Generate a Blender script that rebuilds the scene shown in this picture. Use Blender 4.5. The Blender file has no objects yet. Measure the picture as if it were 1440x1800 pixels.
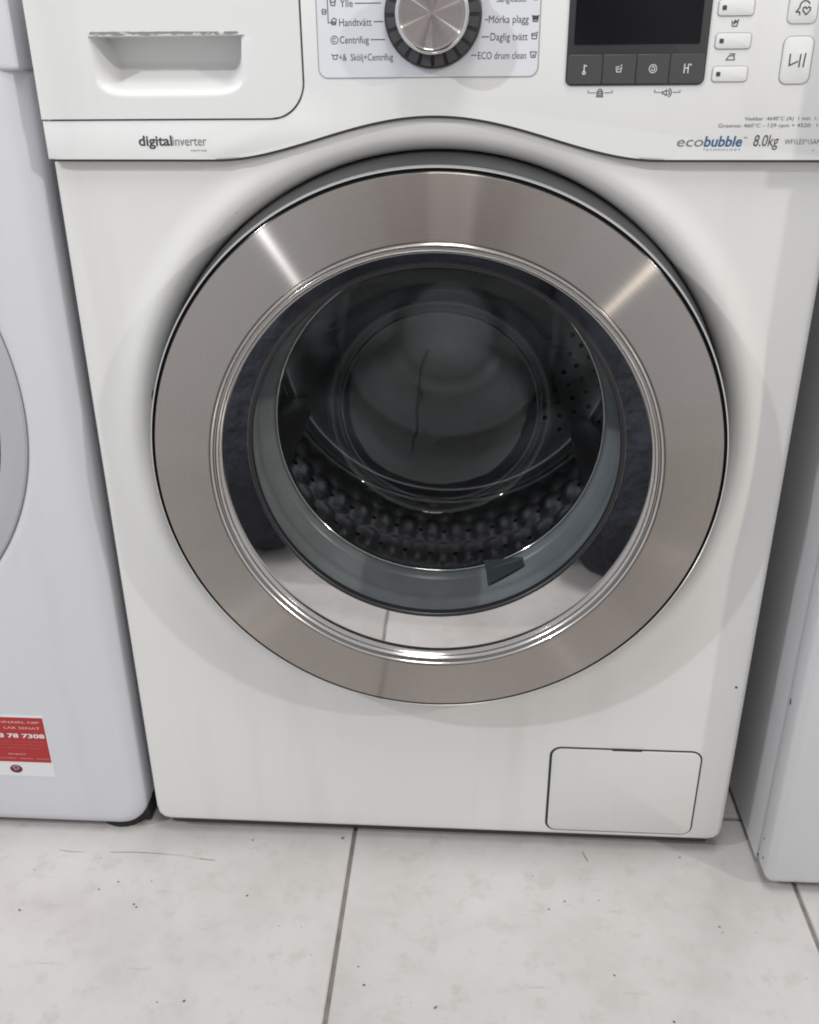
import bpy, bmesh, math, random
from mathutils import Vector, Matrix
random.seed(7)
PI = math.pi
S = bpy.context.scene
COL = S.collection

# ------------------------------------------------------------------ camera
def look_matrix(pitch, yaw, roll, loc):
    cp, sp, cy, sy = math.cos(pitch), math.sin(pitch), math.cos(yaw), math.sin(yaw)
    fwd = Vector((cp*sy, cp*cy, -sp)); rt = Vector((cy, -sy, 0)); up = rt.cross(fwd)
    c, s = math.cos(roll), math.sin(roll)
    r2 = c*rt + s*up; u2 = -s*rt + c*up
    m = Matrix((r2, u2, -fwd)).transposed().to_4x4()
    m.translation = loc
    return m
cam_d = bpy.data.cameras.new('camera')
cam = bpy.data.objects.new('camera', cam_d); COL.objects.link(cam)
cam.matrix_world = look_matrix(0.4381, -0.0656, -0.0086, Vector((0.026, -0.7516, 0.7468)))
cam_d.sensor_fit = 'VERTICAL'; cam_d.sensor_height = 24.0
cam_d.lens = 24.0*1632.3/1800.0
cam_d.clip_start = 0.02; cam_d.clip_end = 100
S.camera = cam

# ------------------------------------------------------------------ world: dim even indoor ambience
W = bpy.data.worlds.new('World'); S.world = W; W.use_nodes = True
bg = W.node_tree.nodes['Background']
bg.inputs[0].default_value = (0.96, 0.97, 1.0, 1); bg.inputs[1].default_value = 0.60

# ------------------------------------------------------------------ ceiling lamps of the shop
def area(name, loc, target, sx, sy, power, col):
    d = bpy.data.lights.new(name, 'AREA'); d.shape = 'RECTANGLE'; d.size = sx; d.size_y = sy
    d.energy = power; d.color = col
    o = bpy.data.objects.new(name, d); COL.objects.link(o)
    o.location = loc
    o.rotation_euler = (Vector(target)-Vector(loc)).to_track_quat('-Z', 'Y').to_euler()
    return o
def lamp_at(az, el, d, size, power, col):
    a, e = math.radians(az), math.radians(el)
    area('ceiling_lamp', (d*math.cos(e)*math.sin(a), -d*math.cos(e)*math.cos(a), 0.45+d*math.sin(e)), (0, 0, 0.45), size, size, power, col)
lamp_at(60, 27, 4.0, 0.09, 35, (1.0, 0.93, 0.83))
lamp_at(-55, 35, 2.6, 0.05, 17.5, (0.93, 0.96, 1.0))
area('ceiling_lamp', (0.1, -0.55, 2.65), (0.1, -0.50, 0), 0.5, 1.2, 23, (1.0, 0.98, 0.96))

vs = S.view_settings
S.display_settings.display_device = 'sRGB'
vs.view_transform = 'Standard'; vs.look = 'None'; vs.gamma = 1; vs.use_curve_mapping = False
vs.exposure = 0.20
S.render.engine = 'CYCLES'
S.cycles.use_denoising = True
S.cycles.max_bounces = 8; S.cycles.diffuse_bounces = 4; S.cycles.glossy_bounces = 5; S.cycles.transparent_max_bounces = 8
S.cycles.sample_clamp_indirect = 6.0
S.cycles.filter_width = 1.9

# ------------------------------------------------------------------ materials
def nt(name):
    m = bpy.data.materials.new(name); m.use_nodes = True
    return m, m.node_tree.nodes, m.node_tree.links, m.node_tree.nodes['Principled BSDF']
def plain(name, col, rough=0.5, metal=0.0, spec=0.5, coat=0.0):
    m, n, l, b = nt(name)
    b.inputs['Base Color'].default_value = (*col, 1); b.inputs['Roughness'].default_value = rough
    b.inputs['Metallic'].default_value = metal; b.inputs['Specular IOR Level'].default_value = spec
    b.inputs['Coat Weight'].default_value = coat
    return m
def noise(n, l, scale, detail=4, rough=0.6, coord='Object', vec=None, stretch=None):
    t = n.new('ShaderNodeTexNoise'); t.inputs['Scale'].default_value = scale
    t.inputs['Detail'].default_value = detail; t.inputs['Roughness'].default_value = rough
    tc = n.new('ShaderNodeTexCoord'); src = tc.outputs[coord]
    if stretch:
        mp = n.new('ShaderNodeMapping'); mp.inputs['Scale'].default_value = stretch
        l.new(src, mp.inputs['Vector']); src = mp.outputs['Vector']
    l.new(src, t.inputs['Vector'])
    return t
def ramp(n, l, src, stops):
    r = n.new('ShaderNodeValToRGB'); e = r.color_ramp.elements
    e[0].position, e[0].color = stops[0]; e[1].position, e[1].color = stops[-1]
    for p, c in stops[1:-1]:
        x = e.new(p); x.color = c
    l.new(src, r.inputs['Fac']); return r
def g(v): return (v, v, v, 1)
def mixc(n, l, fac, a, b):
    m = n.new('ShaderNodeMix'); m.data_type = 'RGBA'
    for s, v in ((m.inputs[0], fac), (m.inputs[6], a), (m.inputs[7], b)):
        if hasattr(v, 'is_linked'): l.new(v, s)
        else: s.default_value = v
    return m.outputs[2]
def bump(n, l, b, src, strength, dist=0.001):
    k = n.new('ShaderNodeBump'); k.inputs['Strength'].default_value = strength; k.inputs['Distance'].default_value = dist
    l.new(src, k.inputs['Height']); l.new(k.outputs[0], b.inputs['Normal'])

def enamel(name, col, grime, rough=0.34, specks=0.775):
    """painted sheet metal / white plastic: faint yellowing, wiped streaks, tiny chips"""
    m, n, l, b = nt(name)
    big = noise(n, l, 5.0, 4, 0.55)
    f1 = ramp(n, l, big.outputs['Fac'], [(0.35, g(0)), (0.75, g(1))])
    c1 = mixc(n, l, f1.outputs[0], (*col, 1), (*grime, 1))
    sp = noise(n, l, 130.0, 2, 0.5)
    f2 = ramp(n, l, sp.outputs['Fac'], [(specks, g(0)), (specks+0.03, g(0.55))])
    c2 = mixc(n, l, f2.outputs[0], c1, (0.30, 0.29, 0.27, 1))
    vst = noise(n, l, 9.0, 4, 0.6, stretch=(2.2, 1.0, 0.22))
    f3 = ramp(n, l, vst.outputs['Fac'], [(0.52, g(0)), (0.72, g(0.5))])
    c2 = mixc(n, l, f3.outputs[0], c2, tuple(v*0.90 for v in grime)+(1,))
    l.new(c2, b.inputs['Base Color'])
    rr = noise(n, l, 14.0, 5, 0.6)
    r2 = ramp(n, l, rr.outputs['Fac'], [(0.3, g(rough-0.05)), (0.7, g(rough+0.10))])
    l.new(r2.outputs[0], b.inputs['Roughness'])
    bump(n, l, b, noise(n, l, 9.0, 2).outputs['Fac'], 0.10, 0.004)
    return m
M = {}
M['white'] = enamel('warm_white_enamel', (0.745, 0.742, 0.722), (0.715, 0.708, 0.68))
M['cover'] = enamel('grey_white_cover', (0.675, 0.678, 0.655), (0.655, 0.658, 0.635), 0.36)
M['panel'] = enamel('white_panel_plastic', (0.75, 0.755, 0.745), (0.72, 0.725, 0.71), 0.38)
M['white_blue'] = enamel('cool_white_enamel', (0.64, 0.645, 0.68), (0.625, 0.63, 0.66), 0.33, 0.9)
M['white_right'] = enamel('neutral_white_enamel', (0.625, 0.627, 0.64), (0.605, 0.607, 0.615), 0.36, 0.9)
M['grey_ring'] = plain('silver_grey_plastic', (0.43, 0.43, 0.445), 0.45)
M['gap'] = plain('dark_gap', (0.03, 0.03, 0.03), 0.8)
M['ink'] = plain('dark_grey_print', (0.055, 0.055, 0.06), 0.6)
M['ink_soft'] = plain('grey_print', (0.16, 0.16, 0.17), 0.6)
M['line'] = plain('light_grey_outline', (0.33, 0.33, 0.33), 0.5)
M['blue'] = plain('blue_print', (0.035, 0.11, 0.25), 0.6)
M['plate'] = plain('cool_white_plate', (0.71, 0.725, 0.76), 0.42)
M['black_plastic'] = plain('black_plastic', (0.018, 0.018, 0.02), 0.32)
M['segment'] = plain('smoked_indicator', (0.075, 0.075, 0.08), 0.3)
M['display_frame'] = plain('charcoal_plastic', (0.035, 0.035, 0.038), 0.35)
M['display_glass'] = plain('black_display_glass', (0.006, 0.006, 0.008), 0.12, 0.0, 0.22)
M['touch_key'] = plain('dark_grey_key', (0.062, 0.063, 0.066), 0.4)
M['icon_white'] = plain('pale_print', (0.62, 0.62, 0.62), 0.5)
M['chrome'] = plain('chrome', (0.72, 0.71, 0.70), 0.10, 1.0)
M['bezel'] = plain('satin_chrome', (0.52, 0.50, 0.48), 0.16, 1.0)
M['rubber'] = plain('black_rubber', (0.02, 0.02, 0.02), 0.7)
M['housing'] = plain('dark_grey_housing', (0.065, 0.067, 0.07), 0.40)
M['tab'] = plain('dark_rubber_tab', (0.10, 0.115, 0.12), 0.5)
M['seam_shade'] = plain('painted_seam_shade', (0.10, 0.10, 0.095), 0.7)  # dark tone standing in for shade below the control panel
M['chip'] = plain('bare_dark_chip', (0.06, 0.055, 0.05), 0.8)
M['scuff'] = plain('scuff_dirt', (0.26, 0.25, 0.235), 0.9)

def m_steel(name, base, rough, an, mix):
    """circular brushed steel: gloss is tight round the ring and stretched along the radius"""
    m, n, l, b = nt(name)
    b.inputs['Metallic'].default_value = 1.0; b.inputs['Base Color'].default_value = (*base, 1)
    b.inputs['Roughness'].default_value = 0.42
    t = n.new('ShaderNodeTangent'); t.direction_type = 'RADIAL'; t.axis = 'Y'
    a = n.new('ShaderNodeBsdfAnisotropic'); a.distribution = 'GGX'
    a.inputs['Color'].default_value = (*base, 1); a.inputs['Roughness'].default_value = rough
    a.inputs['Anisotropy'].default_value = an
    l.new(t.outputs[0], a.inputs['Tangent'])
    tc = n.new('ShaderNodeTexCoord'); ln = n.new('ShaderNodeVectorMath'); ln.operation = 'LENGTH'
    fl = n.new('ShaderNodeVectorMath'); fl.operation = 'MULTIPLY'; fl.inputs[1].default_value = (1, 0, 1)
    l.new(tc.outputs['Object'], fl.inputs[0]); l.new(fl.outputs[0], ln.inputs[0])
    gr = n.new('ShaderNodeTexNoise'); gr.noise_dimensions = '1D'; gr.inputs['Scale'].default_value = 900; gr.inputs['Detail'].default_value = 3
    l.new(ln.outputs['Value'], gr.inputs['W'])
    gc = ramp(n, l, gr.outputs['Fac'], [(0.3, (*[v*0.95 for v in base], 1)), (0.7, (*[v*1.04 for v in base], 1))])
    l.new(gc.outputs[0], a.inputs['Color']); l.new(gc.outputs[0], b.inputs['Base Color'])
    mx = n.new('ShaderNodeMixShader')
    s_ = noise(n, l, 7.0, 4)                     # wiped and fingered patches change the gloss
    r = ramp(n, l, s_.outputs['Fac'], [(0.3, g(mix-0.10)), (0.7, g(mix+0.10))])
    l.new(r.outputs[0], mx.inputs[0]); l.new(b.outputs[0], mx.inputs[1]); l.new(a.outputs[0], mx.inputs[2])
    l.new(mx.outputs[0], n['Material Output'].inputs['Surface'])
    return m
M['steel'] = m_steel('brushed_steel', (0.425, 0.394, 0.368), 0.19, 0.80, 0.68)
M['knob_steel'] = m_steel('brushed_knob', (0.52, 0.50, 0.49), 0.185, 0.79, 0.75)

def m_flange():
    m, n, l, b = nt('mirrored_door_liner')
    b.inputs['Metallic'].default_value = 1.0
    b.inputs['Base Color'].default_value = (0.93, 0.92, 0.91, 1)
    b.inputs['Roughness'].default_value = 0.03
    bump(n, l, b, noise(n, l, 14.0, 2).outputs['Fac'], 0.07, 0.002)
    return m
M['flange'] = m_flange()

def m_glass():
    m, n, l, b = nt('door_glass'); n.remove(b)
    out = n['Material Output']
    tr = n.new('ShaderNodeBsdfTransparent'); tr.inputs[0].default_value = (0.74, 0.76, 0.76, 1)
    gl = n.new('ShaderNodeBsdfGlossy'); gl.inputs['Roughness'].default_value = 0.012; gl.inputs[0].default_value = (0.95, 1, 0.98, 1)
    fr = n.new('ShaderNodeFresnel'); fr.inputs['IOR'].default_value = 1.5
    mx = n.new('ShaderNodeMixShader')
    l.new(fr.outputs[0], mx.inputs[0]); l.new(tr.outputs[0], mx.inputs[1]); l.new(gl.outputs[0], mx.inputs[2])
    # a thin film of limescale veils the glass
    df = n.new('ShaderNodeBsdfDiffuse'); df.inputs[0].default_value = (0.75, 0.77, 0.75, 1)
    fl = ramp(n, l, noise(n, l, 6.0, 5, 0.6).outputs['Fac'], [(0.3, g(0.001)), (0.75, g(0.008))])
    m2 = n.new('ShaderNodeMixShader'); l.new(fl.outputs[0], m2.inputs[0]); l.new(mx.outputs[0], m2.inputs[1]); l.new(df.outputs[0], m2.inputs[2])
    l.new(m2.outputs[0], out.inputs['Surface'])
    # pressed glass is never quite even
    k = n.new('ShaderNodeBump'); k.inputs['Strength'].default_value = 0.12; k.inputs['Distance'].default_value = 0.004
    l.new(noise(n, l, 11.0, 2).outputs['Fac'], k.inputs['Height'])
    l.new(k.outputs[0], gl.inputs['Normal']); l.new(k.outputs[0], fr.inputs['Normal'])
    return m
M['glass'] = m_glass()
def m_rubber():
    m, n, l, b = nt('grey_gasket_rubber')
    s = noise(n, l, 30.0, 4)
    r = ramp(n, l, s.outputs['Fac'], [(0.3, (0.42, 0.44, 0.465, 1)), (0.75, (0.52, 0.54, 0.565, 1))])
    l.new(r.outputs[0], b.inputs['Base Color']); b.inputs['Roughness'].default_value = 0.27
    return m
M['gasket'] = m_rubber()
M['drum'] = plain('stainless_drum', (0.60, 0.60, 0.62), 0.24, 0.97)
M['drum_back'] = plain('stainless_drum_back', (0.46, 0.46, 0.48), 0.28, 0.95)
M['lifter'] = plain('grey_lifter_plastic', (0.36, 0.36, 0.38), 0.3)

def m_tile():
    m, n, l, b = nt('glazed_floor_tile')
    big = noise(n, l, 3.2, 5, 0.6)
    f1 = ramp(n, l, big.outputs['Fac'], [(0.38, (0.575, 0.562, 0.555, 1)), (0.50, (0.53, 0.512, 0.50, 1)), (0.64, (0.44, 0.42, 0.402, 1))])
    sm = noise(n, l, 38.0, 6, 0.7)
    f2 = ramp(n, l, sm.outputs['Fac'], [(0.52, g(0)), (0.70, g(0.6))])
    c = mixc(n, l, f2.outputs[0], f1.outputs[0], (0.42, 0.40, 0.37, 1))
    st = noise(n, l, 26.0, 5, 0.65, stretch=(0.35, 2.6, 1))
    f3 = ramp(n, l, st.outputs['Fac'], [(0.645, g(0)), (0.71, g(0.5))])
    c = mixc(n, l, f3.outputs[0], c, (0.36, 0.34, 0.31, 1))
    sp = noise(n, l, 95.0, 1, 0.4)
    f4 = ramp(n, l, sp.outputs['Fac'], [(0.775, g(0)), (0.80, g(0.8))])
    c = mixc(n, l, f4.outputs[0], c, (0.12, 0.11, 0.10, 1))
    l.new(c, b.inputs['Base Color'])
    rr = ramp(n, l, noise(n, l, 7.0, 6, 0.65).outputs['Fac'], [(0.3, g(0.09)), (0.7, g(0.26))])
    l.new(rr.outputs[0], b.inputs['Roughness'])
    b.inputs['Specular IOR Level'].default_value = 0.75
    bump(n, l, b, noise(n, l, 5.0, 2).outputs['Fac'], 0.12, 0.004)
    return m
M['tile'] = m_tile()
def m_grout():
    m, n, l, b = nt('dirty_grout')
    r = ramp(n, l, noise(n, l, 60.0, 4).outputs['Fac'], [(0.3, (0.17, 0.15, 0.135, 1)), (0.7, (0.27, 0.25, 0.23, 1))])
    l.new(r.outputs[0], b.inputs['Base Color']); b.inputs['Roughness'].default_value = 0.9
    return m
M['grout'] = m_grout()
def m_worn():
    m, n, l, b = nt('chipped_edge')
    f = ramp(n, l, noise(n, l, 260.0, 3, 0.6, stretch=(0.6, 1, 1.6)).outputs['Fac'], [(0.33, g(0)), (0.43, g(1))])
    l.new(mixc(n, l, f.outputs[0], (0.74, 0.74, 0.72, 1), (0.25, 0.25, 0.235, 1)), b.inputs['Base Color'])
    b.inputs['Roughness'].default_value = 0.7
    return m
M['worn'] = m_worn()
M['red'] = plain('red_sticker_paper', (0.40, 0.022, 0.022), 0.45)
M['red_dark'] = plain('dark_red_print', (0.12, 0.015, 0.03), 0.5)
M['sticker_white'] = plain('white_sticker_paper', (0.74, 0.745, 0.76), 0.5)
M['pink'] = plain('pale_pink_print', (0.72, 0.40, 0.37), 0.5)
M['red_soft'] = plain('faint_red_print', (0.52, 0.12, 0.11), 0.5)

# ------------------------------------------------------------------ builders
ORG = {}      # world origin of every object, so that children can be placed in world coordinates
def link(name, me, mat, parent, origin):
    o = bpy.data.objects.new(name, me); COL.objects.link(o)
    if mat is not None: me.materials.append(M[mat])
    p = ORG[parent.name] if parent else Vector((0, 0, 0))
    o.location = Vector(origin) - p
    if parent: o.parent = parent
    ORG[o.name] = Vector(origin)
    return o
def mesh(name, verts, faces, mat, parent=None, origin=(0, 0, 0), smooth=False, angle=None):
    me = bpy.data.meshes.new(name)
    q = Vector(origin)
    me.from_pydata([tuple(Vector(v)-q) for v in verts], [], faces); me.validate(); me.update()
    bm = bmesh.new(); bm.from_mesh(me); bmesh.ops.recalc_face_normals(bm, faces=bm.faces); bm.to_mesh(me); bm.free()
    if smooth:
        me.shade_smooth()
        if angle: me.set_sharp_from_angle(angle=math.radians(angle))
    return link(name, me, mat, parent, origin)
def thing(name, loc, label, cat, group=None):
    o = bpy.data.objects.new(name, None); COL.objects.link(o); o.location = loc
    o.empty_display_size = 0.1
    ORG[o.name] = Vector(loc)
    o['label'] = label; o['category'] = cat
    if group: o['group'] = group
    return o
def bm_obj(name, bm, mat, parent, origin=(0, 0, 0), smooth=False, angle=40):
    bmesh.ops.recalc_face_normals(bm, faces=bm.faces)
    bmesh.ops.translate(bm, verts=bm.verts, vec=-Vector(origin))
    me = bpy.data.meshes.new(name); bm.to_mesh(me); bm.free()
    if smooth:
        me.shade_smooth(); me.set_sharp_from_angle(angle=math.radians(angle))
    return link(name, me, mat, parent, origin)
def lathe(name, prof, mat, parent, c, n=160, sharp=38, a0=0, a1=2*PI, flip=False):
    """revolve (radius, y) profile about the y axis through c=(x,z)"""
    vs_, fs = [], []
    full = abs(a1-a0-2*PI) < 1e-6
    m = n if full else n+1
    for i in range(m):
        a = a0+(a1-a0)*i/n
        for r, y in prof: vs_.append((c[0]+r*math.cos(a), y, c[1]+r*math.sin(a)))
    k = len(prof)
    for i in range(n):
        j = (i+1) % m
        for q in range(k-1):
            fs.append((i*k+q, i*k+q+1, j*k+q+1, j*k+q))
    o = mesh(name, vs_, fs, mat, parent, (c[0], 0, c[1]))
    bm = bmesh.new(); bm.from_mesh(o.data); bmesh.ops.remove_doubles(bm, verts=bm.verts, dist=1e-6)
    bmesh.ops.recalc_face_normals(bm, faces=bm.faces)
    if flip:
        if sum(f.normal.y*f.calc_area() for f in bm.faces) > 0: bmesh.ops.reverse_faces(bm, faces=bm.faces)
    bm.to_mesh(o.data); bm.free()
    o.data.shade_smooth(); o.data.set_sharp_from_angle(angle=math.radians(sharp))
    return o
def rrect(x0, x1, z0, z1, r, n=6):
    pts = []
    for cx, cz, a in ((x1-r, z1-r, 0), (x0+r, z1-r, 90), (x0+r, z0+r, 180), (x1-r, z0+r, 270)):
        for i in range(n+1):
            t = math.radians(a+90*i/n); pts.append((cx+r*math.cos(t), cz+r*math.sin(t)))
    return pts
def slab(name, pts, y0, y1, mat, parent, bev=0.0, seg=2, smooth=True):
    """outline in x,z extruded from front y0 to back y1, front edge bevelled"""
    bm = bmesh.new()
    f = bm.faces.new([bm.verts.new((x, y0, z)) for x, z in pts])
    r = bmesh.ops.extrude_face_region(bm, geom=[f])
    for v in [v for v in r['geom'] if isinstance(v, bmesh.types.BMVert)]: v.co.y = y1
    bm.faces.ensure_lookup_table()
    if bev:
        ed = [e for e in bm.edges if all(abs(v.co.y-y0) < 1e-7 for v in e.verts)]
        bmesh.ops.bevel(bm, geom=ed, offset=bev, segments=seg, affect='EDGES', profile=0.5)
    return bm_obj(name, bm, mat, parent, smooth=smooth, angle=35)
def box(name, x0, x1, y0, y1, z0, z1, mat, parent, bev=0.0, seg=2):
    bm = bmesh.new(); bmesh.ops.create_cube(bm, size=1)
    for v in bm.verts: v.co = Vector(((x0+x1)/2+v.co.x*(x1-x0), (y0+y1)/2+v.co.y*(y1-y0), (z0+z1)/2+v.co.z*(z1-z0)))
    if bev: bmesh.ops.bevel(bm, geom=bm.edges[:], offset=bev, segments=seg, affect='EDGES', profile=0.5)
    return bm_obj(name, bm, mat, parent, smooth=bool(bev), angle=35)
def outline(name, pts, w, y, mat, parent, closed=True, t=0.0002):
    """ribbon of width w along an x,z polyline (a printed line or a gap)"""
    n = len(pts); vs_, fs = [], []
    for i in range(n):
        p = Vector(pts[i])
        a = Vector(pts[(i-1) % n]) if (closed or i) else p; b = Vector(pts[(i+1) % n]) if (closed or i < n-1) else p
        d = b-a
        if d.length < 1e-9: d = Vector((1, 0))
        d.normalize(); q = Vector((-d.y, d.x))*w/2
        vs_ += [(p.x+q.x, y-t, p.y+q.y), (p.x-q.x, y-t, p.y-q.y)]
    for i in range(n if closed else n-1):
        j = (i+1) % n; fs.append((2*i, 2*i+1, 2*j+1, 2*j))
    return mesh(name, vs_, fs, mat, parent)
def lines(name, polys, w, y, mat, parent):
    """several strokes of one printed mark joined into one mesh"""
    vs_, fs = [], []
    for pts in polys:
        for a, b in zip(pts[:-1], pts[1:]):
            a, b = Vector(a), Vector(b); d = (b-a)
            if d.length < 1e-9: continue
            d.normalize(); a = a-d*w*0.4; b = b+d*w*0.4; q = Vector((-d.y, d.x))*w/2
            k = len(vs_)
            for p in (a+q, a-q, b-q, b+q): vs_.append((p.x, y-len(fs)*2e-7, p.y))
            fs.append((k, k+1, k+2, k+3))
    return mesh(name, vs_, fs, mat, parent)
def arc(cx, cz, r, a0, a1, n=10, sq=1.0):
    return [(cx+r*math.cos(math.radians(a0+(a1-a0)*i/n)), cz+sq*r*math.sin(math.radians(a0+(a1-a0)*i/n))) for i in range(n+1)]
def text(body, x0, x1, z, cap, y, mat, parent, bold=0.0, shear=0.0, name='lettering'):
    """one printed word, baseline at z, cap height cap, squeezed into x0..x1"""
    cu = bpy.data.curves.new('t', 'FONT'); cu.body = body; cu.size = 1; cu.offset = bold; cu.shear = shear
    cu.resolution_u = 3
    o = bpy.data.objects.new('t', cu); COL.objects.link(o)
    bpy.context.view_layer.update()
    me = bpy.data.meshes.new_from_object(o.evaluated_get(bpy.context.evaluated_depsgraph_get()))
    bpy.data.objects.remove(o); bpy.data.curves.remove(cu)
    xs = [v.co.x for v in me.vertices]; a, b = min(xs), max(xs)
    s = (x1-x0)/(b-a)
    for v in me.vertices:
        v.co = Vector((x0+(v.co.x-a)*s, y, z+v.co.y*cap/0.72))
    me.name = name
    p = Vector(((x0+x1)/2, y, z))
    for v in me.vertices: v.co -= p
    return link(name, me, mat, parent, p)

# ------------------------------------------------------------------ floor
TS, TD, GX, GY = 0.455, 0.91, -0.0872, 0.055
floor = box('floor', GX-TS*3, GX+TS*4, GY-TD*2, GY+TD, -0.03, -0.0025, 'grout', None)
floor['kind'] = 'structure'
def tile_mesh():
    h = TS/2-0.0022; hd = TD/2-0.0022
    bm = bmesh.new(); bmesh.ops.create_cube(bm, size=1)
    for v in bm.verts: v.co = Vector((v.co.x*2*h, v.co.y*2*hd, -0.004+v.co.z*0.008))
    bmesh.ops.bevel(bm, geom=[e for e in bm.edges if all(v.co.z > -0.001 for v in e.verts)], offset=0.0009, segments=2, affect='EDGES')
    me = bpy.data.meshes.new('floor_tile'); bm.to_mesh(me); bm.free()
    return me
tme = None
for i in range(-3, 4):
    for j in range(-2, 1):
        if tme is None: tme = tile_mesh(); tme.materials.append(M['tile'])
        o = bpy.data.objects.new('floor_tile', tme); COL.objects.link(o); o.parent = floor
        o.location = (GX+TS*(i+0.5), GY+TD*(j+0.5), random.uniform(-0.0003, 0.0003))
        o.rotation_euler = (random.uniform(-.0006, .0006), random.uniform(-.0006, .0006), random.choice((0, PI)))

# ------------------------------------------------------------------ the white front loader
DC = (0.0, 0.449)        # door centre (x, z)
wm = thing('washing_machine', (0, 0.28, 0), 'off-white front-loading washing machine with large steel door ring, standing between two others', 'washing machine')
# cabinet shell: sides, top, back, base
def shell(name, x0, x1, y0, y1, z0, z1, mat, parent, t=0.004):
    bm = bmesh.new()
    for a in ((x0, x0+t, y0, y1, z0, z1), (x1-t, x1, y0, y1, z0, z1), (x0+t, x1-t, y0, y1, z1-t, z1), (x0+t, x1-t, y0, y1, z0, z0+t), (x0+t, x1-t, y1-t, y1, z0+t, z1-t)):
        r = bmesh.ops.create_cube(bm, size=1)
        for v in r['verts']: v.co = Vector(((a[0]+a[1])/2+v.co.x*(a[1]-a[0]), (a[2]+a[3])/2+v.co.y*(a[3]-a[2]), (a[4]+a[5])/2+v.co.z*(a[5]-a[4])))
    return bm_obj(name, bm, mat, parent)
shell('cabinet', -0.2985, 0.2985, 0.030, 0.56, 0.022, 0.848, 'white', wm)

def sd_rr(x, z, x0, x1, z0, z1, r):
    dx = max(x0+r-x, x-(x1-r)); dz = max(z0+r-z, z-(z1-r))
    return math.hypot(max(dx, 0), max(dz, 0))+min(max(dx, dz), 0)-r
def ray_rr(c, a, ins, rect, rc):
    x0, x1, z0, z1 = rect; lo, hi = 0.2, 1.2
    for _ in range(40):
        m = (lo+hi)/2
        if sd_rr(c[0]+m*math.cos(a), c[1]+m*math.sin(a), x0+ins, x1-ins, z0+ins, z1-ins, max(rc-ins, 0.0005)) < 0: lo = m
        else: hi = m
    return lo
def front_panel(name, c, prof, rect, rc, er, y_back, mat, parent, n=480, yoff=0.0):
    vs_, fs = [], []
    rl = prof[-1][0]; k = None
    for i in range(n):
        a = 2*PI*i/n; col_ = [(r, y) for r, y in prof]
        b = ray_rr(c, a, er, rect, rc)
        for t in (0.2, 0.45, 0.7, 0.9): col_.append((rl+(b-rl)*t, 0))
        for q in range(7):
            p = q*15*PI/180; col_.append((ray_rr(c, a, er*(1-math.sin(p)), rect, rc), er*(1-math.cos(p))))
        col_.append((ray_rr(c, a, 0, rect, rc), y_back))
        k = len(col_)
        for r, y in col_: vs_.append((c[0]+r*math.cos(a), y+yoff, c[1]+r*math.sin(a)))
    for i in range(n):
        j = (i+1) % n
        for q in range(k-1): fs.append((i*k+q, i*k+q+1, j*k+q+1, j*k+q))
    return mesh(name, vs_, fs, mat, parent, smooth=True, angle=50)
prof = [(.2470, .045), (.2470, .020), (.2474, .0135), (.2486, .0082), (.2508, .0036), (.2540, .0000), (.2580, -.0026), (.2630, -.0040),
        (.2675, -.0038), (.2720, -.0027), (.2770, -.0013), (.2820, -.0004), (.2865, 0)]
front_panel('front_panel', DC, prof, (-.30, .30, .020, .746), 0.014, 0.0065, 0.030, 'white', wm)
for x in (-.24, .24):
    f_ = lathe('foot', [(0.0, 0.0)], 'rubber', wm, (x, 0)) if False else None
    bm = bmesh.new(); bmesh.ops.create_cone(bm, cap_ends=True, segments=24, radius1=0.022, radius2=0.018, depth=0.026)
    bmesh.ops.translate(bm, verts=bm.verts, vec=(x, 0.07, 0.013)); bm_obj('foot', bm, 'rubber', wm, smooth=True)

box('shade_block', -0.290, 0.290, 0.017, 0.30, 0.003, 0.0215, 'housing', wm)  # dark block added to deepen the shade beneath the machine's front
# filter cover, lower right
FC = rrect(0.1175, 0.2665, 0.029, 0.136, 0.010)
outline('cover_gap', FC, 0.0024, -0.0003, 'gap', wm, t=0.0)
slab('filter_cover', rrect(0.1187, 0.2660, 0.0297, 0.1352, 0.0092), -0.0018, 0.004, 'cover', wm, 0.0006)
box('cover_notch', 0.178, 0.207, -0.0016, 0.002, 0.1350, 0.1366, 'gap', wm)

# control panel with curved lower edge
PY = -0.009
def seam_z(x):
    # flat shoulders with a bell over the door
    t = min(abs(x+0.002)/0.166, 1.0)
    s = 0.5+0.5*math.cos(PI*t)
    return 0.6905+0.0305*s**0.92-0.004*x
low = [(-0.2988+0.5976*i/96, 0) for i in range(97)]
low = [(x, seam_z(x)) for x, _ in low]
DX, DZ, DR = -0.0975, 0.7188, 0.026     # right edge, bottom edge and corner radius of the drawer
cut = [(DX, 0.846)]+[(DX-DR+DR*math.cos(math.radians(-a)), DZ+DR+DR*math.sin(math.radians(-a))) for a in range(0, 91, 9)]+[(-0.2988, DZ)]
cp = slab('control_panel', low+[(0.2988, 0.846)]+cut, PY, 0.0295, 'panel', wm, 0.0014, 2)
outline('panel_shade_strip', [(x, z-.0007) for x, z in low], 0.0026, -0.0050, 'seam_shade', cp, closed=False, t=0.0)  # dark ribbon painted in as the shade under the panel's lower edge
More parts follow.
